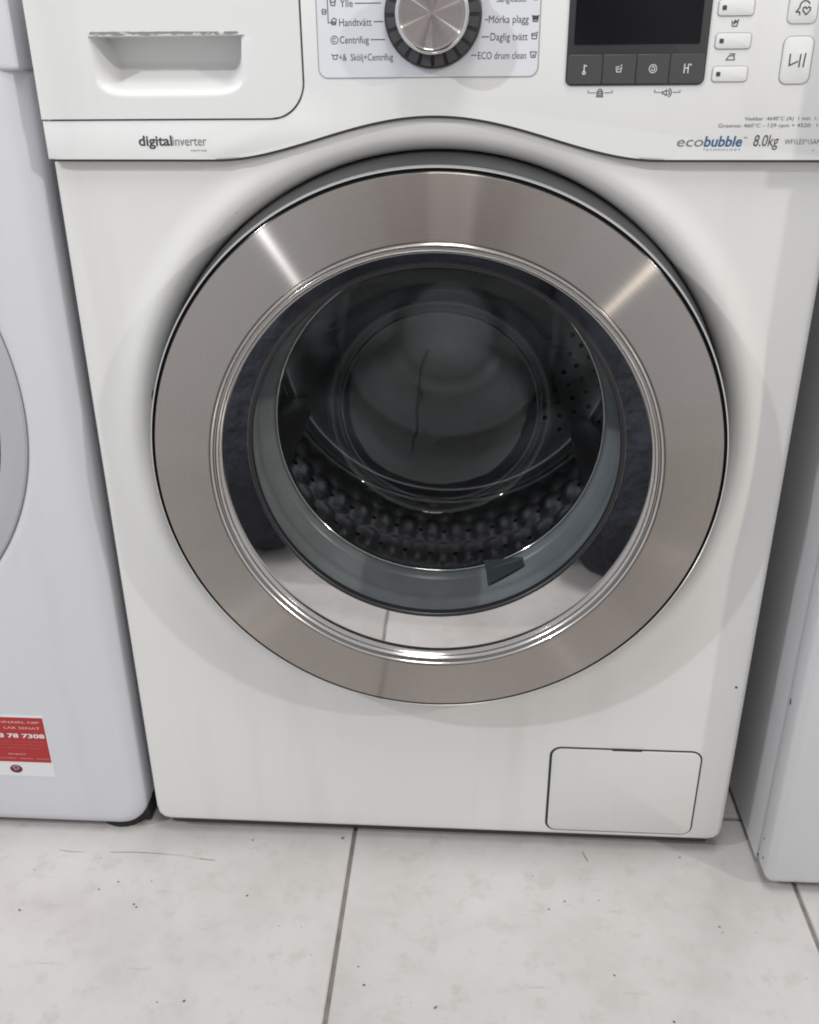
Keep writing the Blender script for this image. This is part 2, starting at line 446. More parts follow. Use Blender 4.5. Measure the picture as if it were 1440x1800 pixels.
# drawer front: a moulded face with a scooped grip under an overhanging lip
def drawer():
    g1 = 0.0011
    xl, zb, zt = -0.2985, DZ+g1, 0.8455
    def xr(z):
        r = DR-g1; d = zb+r-z
        return DX-g1-(r-math.sqrt(max(r*r-d*d, 0)) if d > 0 else 0)
    gx0, gx1, gz0, gz1 = -0.2540, -0.1410, 0.7355, 0.7752
    ss = lambda t: (lambda u: u*u*(3-2*u))(min(max(t, 0), 1))
    rows = [zb+(gz0-0.002-zb)*i/14 for i in range(15)]+[gz0+(gz1-gz0)*i/44 for i in range(45)]+[gz1+0.0002]+[gz1+0.001+(zt-gz1-0.001)*i/20 for i in range(21)]
    us = sorted(set([i/30 for i in range(31)]+[(gx0-xl)/(DX-xl)+(gx1-gx0)/(DX-xl)*i/110 for i in range(111)]))
    y0 = PY-0.0008; vs_, fs = [], []
    nu = len(us)
    for z in rows:
        X = xr(z)
        for u in us:
            x = xl+(X-xl)*u; d = 0
            if gz0 < z <= gz1:
                side = 0.016*(gz1-z)/(gz1-gz0)+0.004
                corner = 0.010*max(0, 1-(z-gz0)/0.012)**2
                fx = ss((x-gx0-corner)/side)*ss((gx1-corner-x)/side)
                fz = ss((z-gz0)/0.008)*0.30+0.70*ss((z-gz0-0.004)/0.020)
                d = 0.030*fx*fz
            vs_.append((x, y0+d, z))
    nr = len(rows)
    for r in range(nr-1):
        for q in range(nu-1): fs.append((r*nu+q, r*nu+q+1, (r+1)*nu+q+1, (r+1)*nu+q))
    rim = [q for q in range(nu)]+[r*nu+nu-1 for r in range(1, nr)]+[(nr-1)*nu+q for q in range(nu-2, -1, -1)]+[r*nu for r in range(nr-2, 0, -1)]
    base = len(vs_)
    for i in rim: vs_.append((vs_[i][0], 0.008, vs_[i][2]))
    L = len(rim)
    for i in range(L): fs.append((rim[i], rim[(i+1) % L], base+(i+1) % L, base+i))
    d_ = mesh('detergent_drawer', vs_, fs, 'panel', wm, smooth=True, angle=40)
    # chipped paint along the grip's edge
    pts = []
    n = 60
    for i in range(n+1): pts.append((gx0+0.002+(gx1-gx0-0.005)*i/n, gz1+0.0030+random.uniform(-0.00015, 0.00015)-0.0006*i/n))
    for i in range(n, -1, -1): pts.append((gx0+0.001+(gx1-gx0-0.003)*i/n, gz1+0.0009+random.uniform(-0.0007, 0.0006)))
    slab('chipped_edge', pts, y0-0.00025, y0+0.0003, 'worn', d_, smooth=False)
    return d_
drawer()

# printed plate round the dial
PL = rrect(-0.0860, 0.0722, 0.7465, 0.8400, 0.0065)
plate = slab('program_plate', PL, PY-0.0003, PY+0.001, 'plate', wm)
outline('plate_outline', PL, 0.0007, PY-0.00033, 'line', plate, t=0.0)
Y1 = PY-0.0004
text('Ylle', -0.0690, -0.0598, 0.7920, 0.0050, Y1, 'ink', plate)
text('Handtvätt', -0.0700, -0.0468, 0.7800, 0.0050, Y1, 'ink', plate)
text('Centrifug', -0.0700, -0.0490, 0.7690, 0.0048, Y1, 'ink', plate)
text('+&  Skölj+Centrifug', -0.0710, -0.0318, 0.7578, 0.0046, Y1, 'ink', plate)
text('Sängkläder', 0.0415, 0.0630, 0.7938, 0.0046, Y1, 'ink', plate)
text('Mörka plagg', 0.0363, 0.0643, 0.7808, 0.0050, Y1, 'ink', plate)
text('Daglig tvätt', 0.0378, 0.0640, 0.7698, 0.0050, Y1, 'ink', plate)
text('ECO drum clean', 0.0292, 0.0635, 0.7580, 0.0048, Y1, 'ink', plate)
for pts in ([(-0.0582, .7942), (-0.0400, .7942)], [(-0.0452, .7826), (-0.0388, .7826)], [(-0.0474, .7712), (-0.0375, .7712)],
            [(0.0340, .7830), (0.0354, .7830)], [(0.0318, .7722), (0.0366, .7722)], [(0.0245, .7605), (0.0282, .7605)],
            [(-0.0752, .7985), (-0.0778, .7985), (-0.0778, .7822), (-0.0752, .7822)]):
    lines('leader_line', [pts], 0.0006, Y1, 'ink', plate)
def tub(x, z, s, extra=(), w=0.0006, mat='ink', par=None, y=Y1):
    P = lambda a: [(x+s*p, z+s*q) for p, q in a]
    lines('program_icon', [P([(-.6, .45), (-.45, -.5), (.45, -.5), (.6, .45)])]+[P(e) for e in extra], w, y, mat, par or plate)
tub(-0.0740, 0.7945, 0.0030, [[(-.5, .3), (0, .1), (.5, .3)], [(-.7, .5), (-.3, .8), (.3, .8), (.7, .5)]])
tub(-0.0738, 0.7825, 0.0030, [[(-.5, .1), (.5, .1)], [(-.4, .5), (0, .9), (.6, .6)], [(-.4, -.2), (.4, -.2)]])
lines('program_icon', [arc(-0.0738, 0.7712, 0.0026, 0, 360, 16), arc(-0.0738, 0.7712, 0.0012, 40, 320, 10)], 0.0005, Y1, 'ink', plate)
tub(-0.0738, 0.7602, 0.0028, [[(-.9, .6), (-.5, .4), (.5, .4), (.8, .6)]])
tub(-0.0805, 0.7890, 0.0026, [[(-.6, .4), (-.2, .7), (.6, .5)], [(-.3, 0), (.4, .1)]])
tub(0.0685, 0.7965, 0.0030, [[(-.6, .4), (.6, .4)]])
tub(0.0690, 0.7832, 0.0032, [[(-.7, .6), (-.2, .5), (.3, .5), (.7, .6)], [(-.4, .1), (.4, .1)], [(-.4, .3), (.4, .3)], [(-.4, -.1), (.4, -.1)]], 0.0008)
tub(0.0687, 0.7722, 0.0032, [[(-.6, .5), (.2, .6), (.7, .8)], [(-.5, .2), (.5, .2)]])
tub(0.0685, 0.7604, 0.0032, [[(-.6, .6), (.6, .6)], [(-.1, -.2), (0, .1), (.2, -.2)], [(-.7, .4), (-.6, .6)], [(.7, .4), (.6, .6)]])

# program dial
KC = (-0.003, 0.7862)
dial = lathe('program_dial', [(0.0, PY-0.007), (.024, PY-0.007), (.0325, PY-0.0068), (.0340, PY-0.0058), (.0346, PY-0.003), (.0346, PY+0.002)], 'black_plastic', wm, KC, 96)
for i in range(20):
    a = 2*PI*(i+0.5)/20; da = 2*PI/20*0.36
    rr0, rr1 = 0.0266, 0.0328
    p = [(KC[0]+r*math.cos(t), KC[1]+r*math.sin(t)) for r, t in [(rr0, a-da), (rr1, a-da), (rr1, a), (rr1, a+da), (rr0, a+da), (rr0, a)]]
    slab('indicator_segment', p, PY-0.0074, PY-0.0060, 'segment', dial, smooth=False)
kn = lathe('knob', [(0.0268, PY-0.006), (.0262, PY-0.012), (.0254, PY-0.0225), (.0246, PY-0.0245), (.0236, PY-0.0252), (.0226, PY-0.0252)], 'chrome', dial, KC, 72)
lathe('knob_cap', [(.0226, PY-0.0250), (.0220, PY-0.0243), (.0210, PY-0.0241), (0.001, PY-0.0252), (0, PY-0.0252)], 'knob_steel', dial, KC, 72)

# display block with four touch keys
D0 = rrect(0.0922, 0.1905, 0.7400, 0.8380, 0.0045)
disp = slab('display', D0, PY-0.0012, PY+0.002, 'display_frame', wm, 0.0006)
slab('display_screen', rrect(0.0968, 0.1845, 0.7665, 0.8330, 0.0012), PY-0.0016, PY, 'display_glass', disp)
kx = [0.0930, 0.1180, 0.1418, 0.1651, 0.1897]
for i in range(4):
    slab('touch_key', rrect(kx[i]+0.0004, kx[i+1]-0.0004, 0.7412, 0.7600, 0.0018 if i in (0, 3) else 0.0004, 3), PY-0.0017, PY, 'touch_key', disp, 0.0002, 1)
YK = PY-0.0018
lines('key_icon', [[(0.1050, .7535), (0.1050, .7495)], arc(0.1050, .7485, .0009, 90, 450, 10), [(.1058, .7530), (.1066, .7530)]], 0.0008, YK, 'icon_white', disp)
tub(0.1295, 0.7505, 0.0032, [[(-.3, 0), (.3, .2)], [(.4, .7), (.6, .9)], [(-.4, .5), (0, .6)]], 0.0006, 'icon_white', disp, YK)
lines('key_icon', [arc(0.1535, .7508, .0026, 20, 360, 16), arc(0.1535, .7508, .0012, 200, 500, 10)], 0.0006, YK, 'icon_white', disp)
lines('key_icon', [[(0.1755, .7535), (.1755, .7480)], [(.1755, .7510), (.1782, .7510)], [(.1782, .7535), (.1782, .7480)], [(.1792, .7535), (.1800, .7530)]], 0.0008, YK, 'icon_white', disp)
YP = PY-0.0002
lines('key_bracket', [[(.1090, .7370), (.1090, .7354), (.1142, .7354)], [(.1210, .7354), (.1262, .7354), (.1262, .7370)]], 0.0005, YP, 'ink_soft', cp)
lines('lock_icon', [[(.1155, .7362), (.1195, .7362), (.1195, .7338), (.1155, .7338), (.1155, .7362)], arc(.1175, .7364, .0014, 0, 180, 8), [(.1160, .7350), (.1190, .7350)], [(.1150, .7328), (.1200, .7328)]], 0.0006, YP, 'ink', cp)
lines('key_bracket', [[(.1565, .7370), (.1565, .7354), (.1610, .7354)], [(.1696, .7354), (.1744, .7354), (.1744, .7366)]], 0.0005, YP, 'ink_soft', cp)
lines('sound_icon', [[(.1620, .7345), (.1632, .7345), (.1650, .7332), (.1650, .7370), (.1632, .7358), (.1620, .7358), (.1620, .7345)], arc(.1652, .7351, .0018, -60, 60, 6), arc(.1652, .7351, .0032, -60, 60, 6)], 0.0006, YP, 'ink', cp)

# option buttons
for (bx, bz) in ((0.1948, 0.7836), (0.1954, 0.7630), (0.1958, 0.7420)):
    R_ = rrect(bx, bx+0.0242, bz, bz+0.0098, 0.0022)
    ob = slab('option_button', R_, PY-0.0009, PY+0.001, 'panel', wm, 0.0005)
    outline('button_outline', R_, 0.0006, PY-0.0004, 'ink_soft', ob, t=0.0)
    slab('button_lamp', rrect(bx+0.0025, bx+0.0054, bz+0.0035, bz+0.0064, 0.0006), PY-0.00115, PY-0.0005, 'ink', ob, smooth=False)
tub(0.2072, 0.7788, 0.0034, [[(-.3, .1), (0, .6), (.3, .2), (.7, .7)], [(-.1, -.1), (.2, .5)]], 0.0006, 'ink', cp, YP)
lines('iron_icon', [[(.2042, .7560), (.2100, .7560), (.2094, .7586), (.2060, .7586), (.2042, .7560)], [(.2064, .7598), (.2098, .7598), (.2094, .7586)]], 0.0006, YP, 'ink', cp)
H_ = rrect(0.2425, 0.2620, 0.7782, 0.8010, 0.0040)
hb = slab('favourite_button', H_, PY-0.0008, PY+0.001, 'panel', wm, 0.0005); outline('button_outline', H_, 0.0006, PY-0.0003, 'line', hb, t=0.0)
hx, hz = 0.2545, 0.7866
heart = [(hx, hz-.0030), (hx-.0024, hz-.0004), (hx-.0024, hz+.0012), (hx-.0012, hz+.0018), (hx, hz+.0008), (hx+.0012, hz+.0018), (hx+.0024, hz+.0012), (hx+.0024, hz-.0004), (hx, hz-.0030)]
lines('heart_icon', [heart, arc(hx-.0015, hz+.0022, .0034, 30, 190, 9), [(hx-.0048, hz+.0016), (hx-.0070, hz-.0012), (hx-.0046, hz-.0012), (hx-.0042, hz-.0030)]], 0.0008, PY-0.0010, 'ink', hb)
P_ = rrect(0.2428, 0.2632, 0.7402, 0.7703, 0.0050)
pb = slab('start_button', P_, PY-0.0008, PY+0.001, 'panel', wm, 0.0005); outline('button_outline', P_, 0.0007, PY-0.0003, 'ink_soft', pb, t=0.0)
lines('start_icon', [[(.2480, .7592), (.2482, .7520), (.2536, .7545)], [(.2553, .7590), (.2550, .7512)], [(.2585, .7596), (.2580, .7512)]], 0.0009, PY-0.0010, 'ink', pb)

# printed names on the panel's lower edge
text('digital', -0.2262, -0.2003, 0.7012, 0.0072, YP, 'ink', cp, bold=0.022)
text('inverter', -0.1998, -0.1740, 0.7010, 0.0070, YP, 'ink_soft', cp)
text('MOTOR', -0.1865, -0.1742, 0.6968, 0.0014, YP, 'ink_soft', cp)
text('eco', 0.1763, 0.1952, 0.6990, 0.0072, YP, 'ink_soft', cp, shear=0.15)
text('bubble', 0.1956, 0.2230, 0.6990, 0.0072, YP, 'blue', cp, bold=0.022, shear=0.15)
text('TM', 0.2236, 0.2262, 0.7040, 0.0014, YP, 'blue', cp)
text('T E C H N O L O G Y', 0.1955, 0.2225, 0.6960, 0.0014, YP, 'blue', cp)
text('8.0kg', 0.2312, 0.2492, 0.6990, 0.0080, YP, 'ink', cp, shear=0.15)
text('WF1LE5*15AM', 0.2534, 0.2790, 0.7002, 0.0036, YP, 'ink_soft', cp)
text('Vaskbar  4640°C (A)  1 min  1: 30TM', 0.2228, 0.2850, 0.7164, 0.0026, YP, 'ink_soft', cp)
text('Graense: 460°C - 129 rpm + 4520:  1 : 3M', 0.2045, 0.2850, 0.7118, 0.0026, YP, 'ink_soft', cp)

# door: outer chrome rim carries ring, bezel, liner and glass
door = lathe('door', [(.2365, .012), (.2388, -.006), (.2398, -.022), (.2401, -.0290), (.2399, -.0335), (.2391, -.0358), (.2381, -.0362), (.2375, -.0352), (.2373, -.0335)], 'chrome', wm, DC, 240)
lathe('door_housing', [(.2394, -.0200), (.2408, -.0120), (.2428, -.0040), (.2448, .0040), (.2462, .0120), (.2464, .0300)], 'housing', door, DC, 200, 60)
lathe('rim_groove', [(.2374, -.0340), (.2368, -.0346), (.2358, -.0350), (.2350, -.0356)], 'display_glass', door, DC, 200, 60)
lathe('steel_ring', [(.2352, -.0350), (.2351, -.0376), (.2345, -.0387), (.2250, -.0402), (.2000, -.0436), (.1878, -.0452), (.1872, -.0446)], 'steel', door, DC, 240, 20)
lathe('inner_bezel', [(.1872, -.0440), (.1866, -.0462), (.1856, -.0472), (.1846, -.0466), (.1838, -.0450), (.1832, -.0458), (.1822, -.0460), (.1800, -.0440), (.1784, -.0405), (.1778, -.0360)], 'bezel', door, DC, 240, 60)
BC = (0.0, 0.4635)       # the glass bowl hangs a little above the ring's centre
def liner():
    n = 240; vs_, fs = [], []
    for i in range(n):
        a = 2*PI*i/n; c_, s_ = math.cos(a), math.sin(a)
        vs_ += [(DC[0]+.1779*c_, -.0355, DC[1]+.1779*s_), (BC[0]+.1560*c_, -.0350, BC[1]+.1560*s_)]
    for i in range(n):
        j = (i+1) % n; fs.append((2*i, 2*i+1, 2*j+1, 2*j))
    return mesh('door_liner', vs_, fs, 'flange', door, (DC[0], 0, DC[1]), smooth=True)
liner()
lathe('liner_edge', [(.1564, -.0350), (.1558, -.0366), (.1545, -.0372), (.1531, -.0368), (.1523, -.0354), (.1521, -.0330), (.1529, -.0290)], 'black_plastic', door, BC, 240, 70)
bowl = lathe('glass_bowl', [(.1535, -.0295), (.1516, -.0220), (.1450, .0000), (.1345, .0300), (.1215, .0640), (.1115, .0880), (.1050, .0955), (.1010, .0972), (.0994, .0960), (.0980, .0952), (.0964, .0960), (.0954, .0985), (.0930, .0996), (.0600, .1000), (.0200, .1003), (0.0, .1003)], 'glass', door, BC, 160, 80, flip=True)
for v in bowl.data.vertices: v.co.z -= 0.007*(v.co.y+.03)/.13      # the bowl dips a little towards its end

# rubber gasket behind the glass
gas = lathe('gasket', [(.1900, .010), (.1800, -.004), (.1720, -.008), (.1660, -.007), (.1625, -.003), (.1612, .003), (.1640, .010), (.1655, .019), (.1648, .029), (.1628, .0345), (.1644, .0375), (.1634, .047), (.1612, .057), (.1588, .0625), (.1604, .0645), (.1572, .0675), (.1556, .071), (.1580, .075), (.1640, .080)], 'gasket', wm, DC, 200, 60)
def wedge():
    vs_ = []
    a0, a1 = math.radians(-72), math.radians(-58)
    for a in (a0, a1):
        for r, y in ((.1620, .045), (.1560, .066), (.1470, .070), (.1580, .076)):
            rr = r if a == a0 else .1590+(r-.1590)*.22; y = y if a == a0 else .062+(y-.062)*.5
            vs_.append((DC[0]+rr*math.cos(a), y, DC[1]+rr*math.sin(a)))
    return mesh('gasket_tab', vs_, [(0, 1, 2, 3), (7, 6, 5, 4), (0, 4, 5, 1), (1, 5, 6, 2), (2, 6, 7, 3), (3, 7, 4, 0)], 'tab', gas)
wedge()

# drum
def drum():
    n, ny = 360, 60
    vs_, fs = [], []
    prof_ = [(.1535, .0745, 0), (.1528, .0770, 0), (.1545, .0800, 0), (.170, .0860, 0), (.205, .0960, 0), (.232, .1060, 0), (.2400, .1150, 0)]
    prof_ += [(.2400, .118+.30*i/ny, 1) for i in range(ny+1)]
    for i in range(n):
        a = 2*PI*i/n
        for r, y, e in prof_:
            if e:
                # rows of pressed scallops, staggered
                v = (y-.118)/.062; row = math.floor(v); u = a/(2*PI)*48+0.5*(row % 2)
                r -= 0.0048*abs(math.sin(PI*(v-row)))**0.5*(0.5+0.5*math.cos(2*PI*u))**0.7
            vs_.append((DC[0]+r*math.cos(a), y, DC[1]+r*math.sin(a)))
    k = len(prof_)
    for i in range(n):
        j = (i+1) % n
        for q in range(k-1): fs.append((i*k+q, i*k+q+1, j*k+q+1, j*k+q))
    return mesh('drum', vs_, fs, 'drum', wm, (DC[0], 0, DC[1]), smooth=True, angle=70)
dr = drum()
lathe('drum_lip', [(.1572, .0740), (.1560, .0715), (.1542, .0708), (.1526, .0716), (.1518, .0738), (.1522, .0765)], 'chrome', dr, DC, 200, 80)
lathe('drum_back', [(.2420, .4100), (.2395, .4180), (.2350, .4205), (.2310, .4180), (.2285, .4110), (.2255, .4090), (.2225, .4110), (.2195, .4175), (.2150, .4200), (.1500, .4200), (.1440, .4150), (.1300, .4120), (.0900, .4120), (.0800, .4060), (.0500, .4030), (0, .4030)], 'drum_back', dr, DC, 160, 50)
for a in (-34, 86, 206):
    a = math.radians(a); bm = bmesh.new()
    e_r = Vector((math.cos(a), 0, math.sin(a))); e_t = Vector((-math.sin(a), 0, math.cos(a)))
    sec = [(-.040, .238), (-.022, .222), (-.010, .196), (0, .188), (.010, .196), (.022, .222), (.040, .238)]
    rows = []
    for y, sc in ((.120, .55), (.135, .9), (.20, 1), (.33, 1), (.395, .9), (.412, .6)):
        rows.append([bm.verts.new(Vector((DC[0], y, DC[1]))+e_t*t*sc+e_r*(.238-(.238-r)*sc)) for t, r in sec])
    for p, q in zip(rows[:-1], rows[1:]):
        for i in range(len(sec)-1): bm.faces.new((p[i], p[i+1], q[i+1], q[i]))
    bm.faces.new(rows[0]); bm.faces.new(rows[-1])
    bm_obj('lifter', bm, 'lifter', dr, smooth=True, angle=50)
def holes():
    vs_, fs = [], []
    for i in range(48):
        for j in range(4):
            a = 2*PI*(i+0.5+0.5*(j % 2))/48; y = .118+.062*(j+.5)
            d = math.degrees(a) % 360
            if min(abs((d-b+180) % 360-180) for b in (326, 86, 206)) < 11: continue
            k = len(vs_); c = Vector((DC[0], 0, DC[1])); r = .2388
            er = Vector((math.cos(a), 0, math.sin(a))); et = Vector((-math.sin(a), 0, math.cos(a)))
            for q in range(8):
                t = 2*PI*q/8
                vs_.append(c+er*r+et*.0036*math.cos(t)+Vector((0, y+.0036*math.sin(t), 0)))
            fs.append(tuple(range(k, k+8)))
    for q in range(5):                              # perforated ring of the back plate
        for i in range(40):
            a = 2*PI*(i+0.5*(q % 2))/40; r = .158+.0125*q; k = len(vs_)
            if not -0.75 < math.atan2(math.sin(a), math.cos(a)) < 0.35: continue
            for w in range(8):
                t = 2*PI*w/8
                vs_.append((DC[0]+r*math.cos(a)+.0034*math.cos(t), .4192, DC[1]+r*math.sin(a)+.0034*math.sin(t)))
            fs.append(tuple(range(k, k+8)))
    o = mesh('drum_holes', vs_, fs, 'gap', dr); o['kind'] = 'stuff'
holes()

# chips and scuffs on the white front beside the ring
def blot(name, x, z, w, h, y, mat, parent, rot=0.0):
    pts = []
    for i in range(9):
        t = 2*PI*i/9; k = random.uniform(.6, 1.1)
        px, pz = w*k*math.cos(t)/2, h*k*math.sin(t)/2
        pts.append((x+px*math.cos(rot)-pz*math.sin(rot), z+px*math.sin(rot)+pz*math.cos(rot)))
    return slab(name, pts, y, y+.0004, mat, parent, smooth=False)

# ------------------------------------------------------------------ left neighbour
LX1 = -0.3125; LX0 = LX1-0.600; LC = (-0.610, 0.490)
lm = thing('washing_machine', ((LX0+LX1)/2, 0.28, 0), 'cool white washing machine on the left with grey door ring and red sticker', 'washing machine')
shell('cabinet', LX0+.001, LX1-.001, 0.030, 0.55, 0.031, 0.848, 'white_blue', lm)
profL = [(.2480, .020), (.2490, .006), (.2505, .0015), (.2530, 0), (.2580, 0), (.2650, 0)]
front_panel('front_panel', LC, profL, (LX0, LX1, .0070, .7750), 0.030, 0.018, 0.0295, 'white_blue', lm, yoff=-.003)
slab('control_panel', rrect(LX0, LX1, .7536, .848, .003), -0.0042, 0.0290, 'white_blue', lm, 0.0025, 3)
ld = lathe('door', [(.2500, .010), (.2500, -.0030), (.2485, -.0045), (.2400, -.0050), (.2300, -.0060), (.2270, -.0050), (.2265, .004)], 'grey_ring', lm, LC, 160, 40)
lathe('door_seal', [(.2275, .002), (.2230, -.003), (.2100, -.004), (.2050, .01)], 'rubber', ld, LC, 120, 60)
lathe('door_glass', [(.2060, .006), (.1900, -.006), (.1500, -.020), (.0800, -.030), (0, -.033)], 'display_glass', ld, LC, 120, 80)
box('skirt', LX0+.004, LX1-.002, 0.016, 0.26, 0.003, 0.030, 'rubber', lm, .002)
for x in (LX1-.034, LX0+.06):
    bm = bmesh.new(); bmesh.ops.create_cone(bm, cap_ends=True, segments=24, radius1=0.029, radius2=0.027, depth=0.036)
    bmesh.ops.translate(bm, verts=bm.verts, vec=(x, 0.036, 0.018)); bm_obj('foot', bm, 'rubber', lm, smooth=True)
SY = -.003
st = slab('sticker', rrect(-.4980, -.4018, .0768, .1560, .0008, 2), SY-0.0003, SY+0.0005, 'sticker_white', lm, smooth=False)
st['label'] = 'red and white printed service sticker near the bottom'
slab('red_field', rrect(-.4980, -.4030, .0958, .1535, .0010, 2), SY-0.0005, SY+0.0002, 'red', st, smooth=False)
YS = SY-0.00058
text('FINNAIRL NIP', -.4560, -.4072, .1462, .0030, YS, 'pink', st, .01)
text('LAR SENAT', -.4460, -.4076, .1388, .0032, YS, 'pink', st, .01)
text('08 78 7308', -.4600, -.4045, .1278, .0052, YS, 'sticker_white', st, .03)
text('tvättmaskiner och torktumlare till', -.4600, -.4070, .1222, .0016, YS, 'red_soft', st, .01)
text('kyl och frys samt spis diskmaskin', -.4600, -.4066, .1180, .0016, YS, 'red_soft', st, .01)
text('alla dagar hela veckan', -.4600, -.4100, .1140, .0016, YS, 'red_soft', st, .01)
text('HEM SERVICE', -.4480, -.4290, .1052, .0020, YS, 'pink', st, .01)
text('reservdelar - tillbehör - leverans', -.4590, -.4040, .1000, .0016, YS, 'pink', st)
em = slab('emblem', [(-.4430+.0066*math.cos(t*PI/12), .0862+.0052*math.sin(t*PI/12)) for t in range(24)], YS, SY-.0002, 'red_dark', st, smooth=False)
lines('emblem_mark', [[(-.4462, .0892), (-.4440, .0850)], [(-.4440, .0850), (-.4398, .0872)], arc(-.4430, .0862, .0036, 20, 120, 6)], .0008, YS-.0001, 'pink', st)

# ------------------------------------------------------------------ right neighbour, standing a little further out
RX0 = 0.3345; RX1 = RX0+0.60; RY = -0.047
rm = thing('washing_machine', ((RX0+RX1)/2, 0.25, 0), 'plain white appliance on the right, standing slightly further forward, mostly cut off', 'appliance')
shell('cabinet', RX0, RX1, -0.0100, 0.52, 0.010, 0.848, 'white_right', rm)
box('front_panel', RX0-.001, RX1+.001, RY, -0.0108, 0.011, 0.712, 'white_right', rm, 0.009, 4)
box('control_panel', RX0-.006, RX1+.006, RY-0.006, -0.0108, 0.7135, 0.850, 'white_right', rm, 0.004, 3)
for x in (RX0+.05, RX1-.05):
    bm = bmesh.new(); bmesh.ops.create_cone(bm, cap_ends=True, segments=24, radius1=0.022, radius2=0.018, depth=0.014)
    bmesh.ops.translate(bm, verts=bm.verts, vec=(x, 0.03, 0.007)); bm_obj('foot', bm, 'rubber', rm, smooth=True)

# ------------------------------------------------------------------ wear: chips on the machines, scuffs on the floor
for x, z, w, h, y in ((-.2443, .535, .003, .006, .004), (-.2452, .500, .004, .010, .003), (-.2180, .335, .004, .005, -.0035), (.2885, .215, .003, .003, -.0003), (-.243, .805, .002, .002, PY-.0010)):
    blot('paint_chip', x, z, w, h, y, 'chip', wm)
for x, y, z, w, h in ((RX0-.0012, -.020, .215, .004, .009), (RX0-.0012, -.016, .020, .004, .006), (RX0-.0012, -.030, .030, .003, .004), (RX0-.0012, -.024, .050, .002, .003)):
    c_ = blot('paint_chip', 0, 0, w, h, 0, 'chip', rm)
    c_.location = Vector((x, y, z))-ORG[rm.name]; c_.rotation_euler = (0, 0, -PI/2)
def floor_mark(pts, w):
    v, f = [], []
    n = len(pts)
    for i, (x, y) in enumerate(pts):
        a = Vector(pts[max(i-1, 0)]); b = Vector(pts[min(i+1, n-1)]); d = (b-a).normalized(); q = Vector((-d.y, d.x))*w*random.uniform(.1, .5)
        v += [(x+q.x, y+q.y, .0006), (x-q.x, y-q.y, .0006)]
    for i in range(n-1): f.append((2*i, 2*i+1, 2*i+3, 2*i+2))
    o = mesh('scuff_mark', v, f, 'scuff', floor)
floor_mark([(-.400, -.0300), (-.385, -.0315), (-.372, -.0312)], .0006)
floor_mark([(-.345, -.030), (-.320, -.0285), (-.295, -.0290), (-.270, -.0300), (-.247, -.0335)], .0008)
floor_mark([(-.247, -.0335), (-.238, -.0345), (-.230, -.0350)], .0024)
floor_mark([(.158, -.0010), (.159, -.0080), (.162, -.0150)], .0018)

# ------------------------------------------------------------------ the person taking the picture: kneeling behind the camera, seen only as a reflection in the door
M['skin'] = plain('skin', (0.42, 0.27, 0.21), 0.5)
M['hair'] = plain('dark_hair', (0.02, 0.016, 0.013), 0.6)
def cloth(name, a, b, sc):
    m, n, l, bs = nt(name)
    r = ramp(n, l, noise(n, l, sc, 6, 0.75).outputs['Fac'], [(0.3, (*a, 1)), (0.7, (*b, 1))])
    l.new(r.outputs[0], bs.inputs['Base Color']); bs.inputs['Roughness'].default_value = 0.9
    bump(n, l, bs, noise(n, l, 11.0, 5).outputs['Fac'], 1.0, 0.05)
    return m
M['denim'] = cloth('dark_denim', (0.004, 0.005, 0.008), (0.026, 0.030, 0.044), 16)
M['jacket'] = cloth('greyish_pink_top', (0.52, 0.45, 0.43), (0.62, 0.54, 0.51), 40)
def skinned(name, nodes, edges, mat, parent, sub=2):
    """nodes: name -> (x, y, z, radius)"""
    ks = list(nodes); ix = {k: i for i, k in enumerate(ks)}
    me = bpy.data.meshes.new(name)
    me.from_pydata([nodes[k][:3] for k in ks], [(ix[a], ix[b]) for a, b in edges], [])
    o = bpy.data.objects.new('tmp', me); COL.objects.link(o)
    md = o.modifiers.new('skin', 'SKIN'); md.use_smooth_shade = True
    sv = me.skin_vertices[0].data
    for i, k in enumerate(ks):
        r = nodes[k][3]
        if name == 'jeans': r *= 1.22
        sv[i].radius = r if isinstance(r, tuple) else (r, r); sv[i].use_root = (i == 0)
    sd = o.modifiers.new('sub', 'SUBSURF'); sd.levels = sub; sd.render_levels = sub
    bpy.context.view_layer.update()
    m2 = bpy.data.meshes.new_from_object(o.evaluated_get(bpy.context.evaluated_depsgraph_get()))
    bpy.data.objects.remove(o)
    org = ORG[parent.name]
    m2.transform(Matrix.Translation(-org)); m2.shade_smooth()
    return link(name, m2, mat, parent, org)
ps = thing('person', (0.0, -0.98, 0.0), 'person kneeling in pale top and dark jeans holding a phone, mirrored in the steel-ringed door', 'person')
HB = {'pelvis': (0, -1.02, .44, .11), 'waist': (0, -1.05, .62, .105), 'chest': (0, -1.03, .86, .115), 'neck0': (0, -1.00, 1.02, .06), 'neck': (0, -.97, 1.07, .052),
      'skull': (0, -.955, 1.16, .078), 'crown': (0, -.965, 1.23, .072), 'chin': (0, -.895, 1.115, .035), 'nose': (0, -.862, 1.165, .014)}
HE = [('pelvis', 'waist'), ('waist', 'chest'), ('chest', 'neck0'), ('neck0', 'neck'), ('neck', 'skull'), ('skull', 'crown'), ('skull', 'chin'), ('skull', 'nose')]
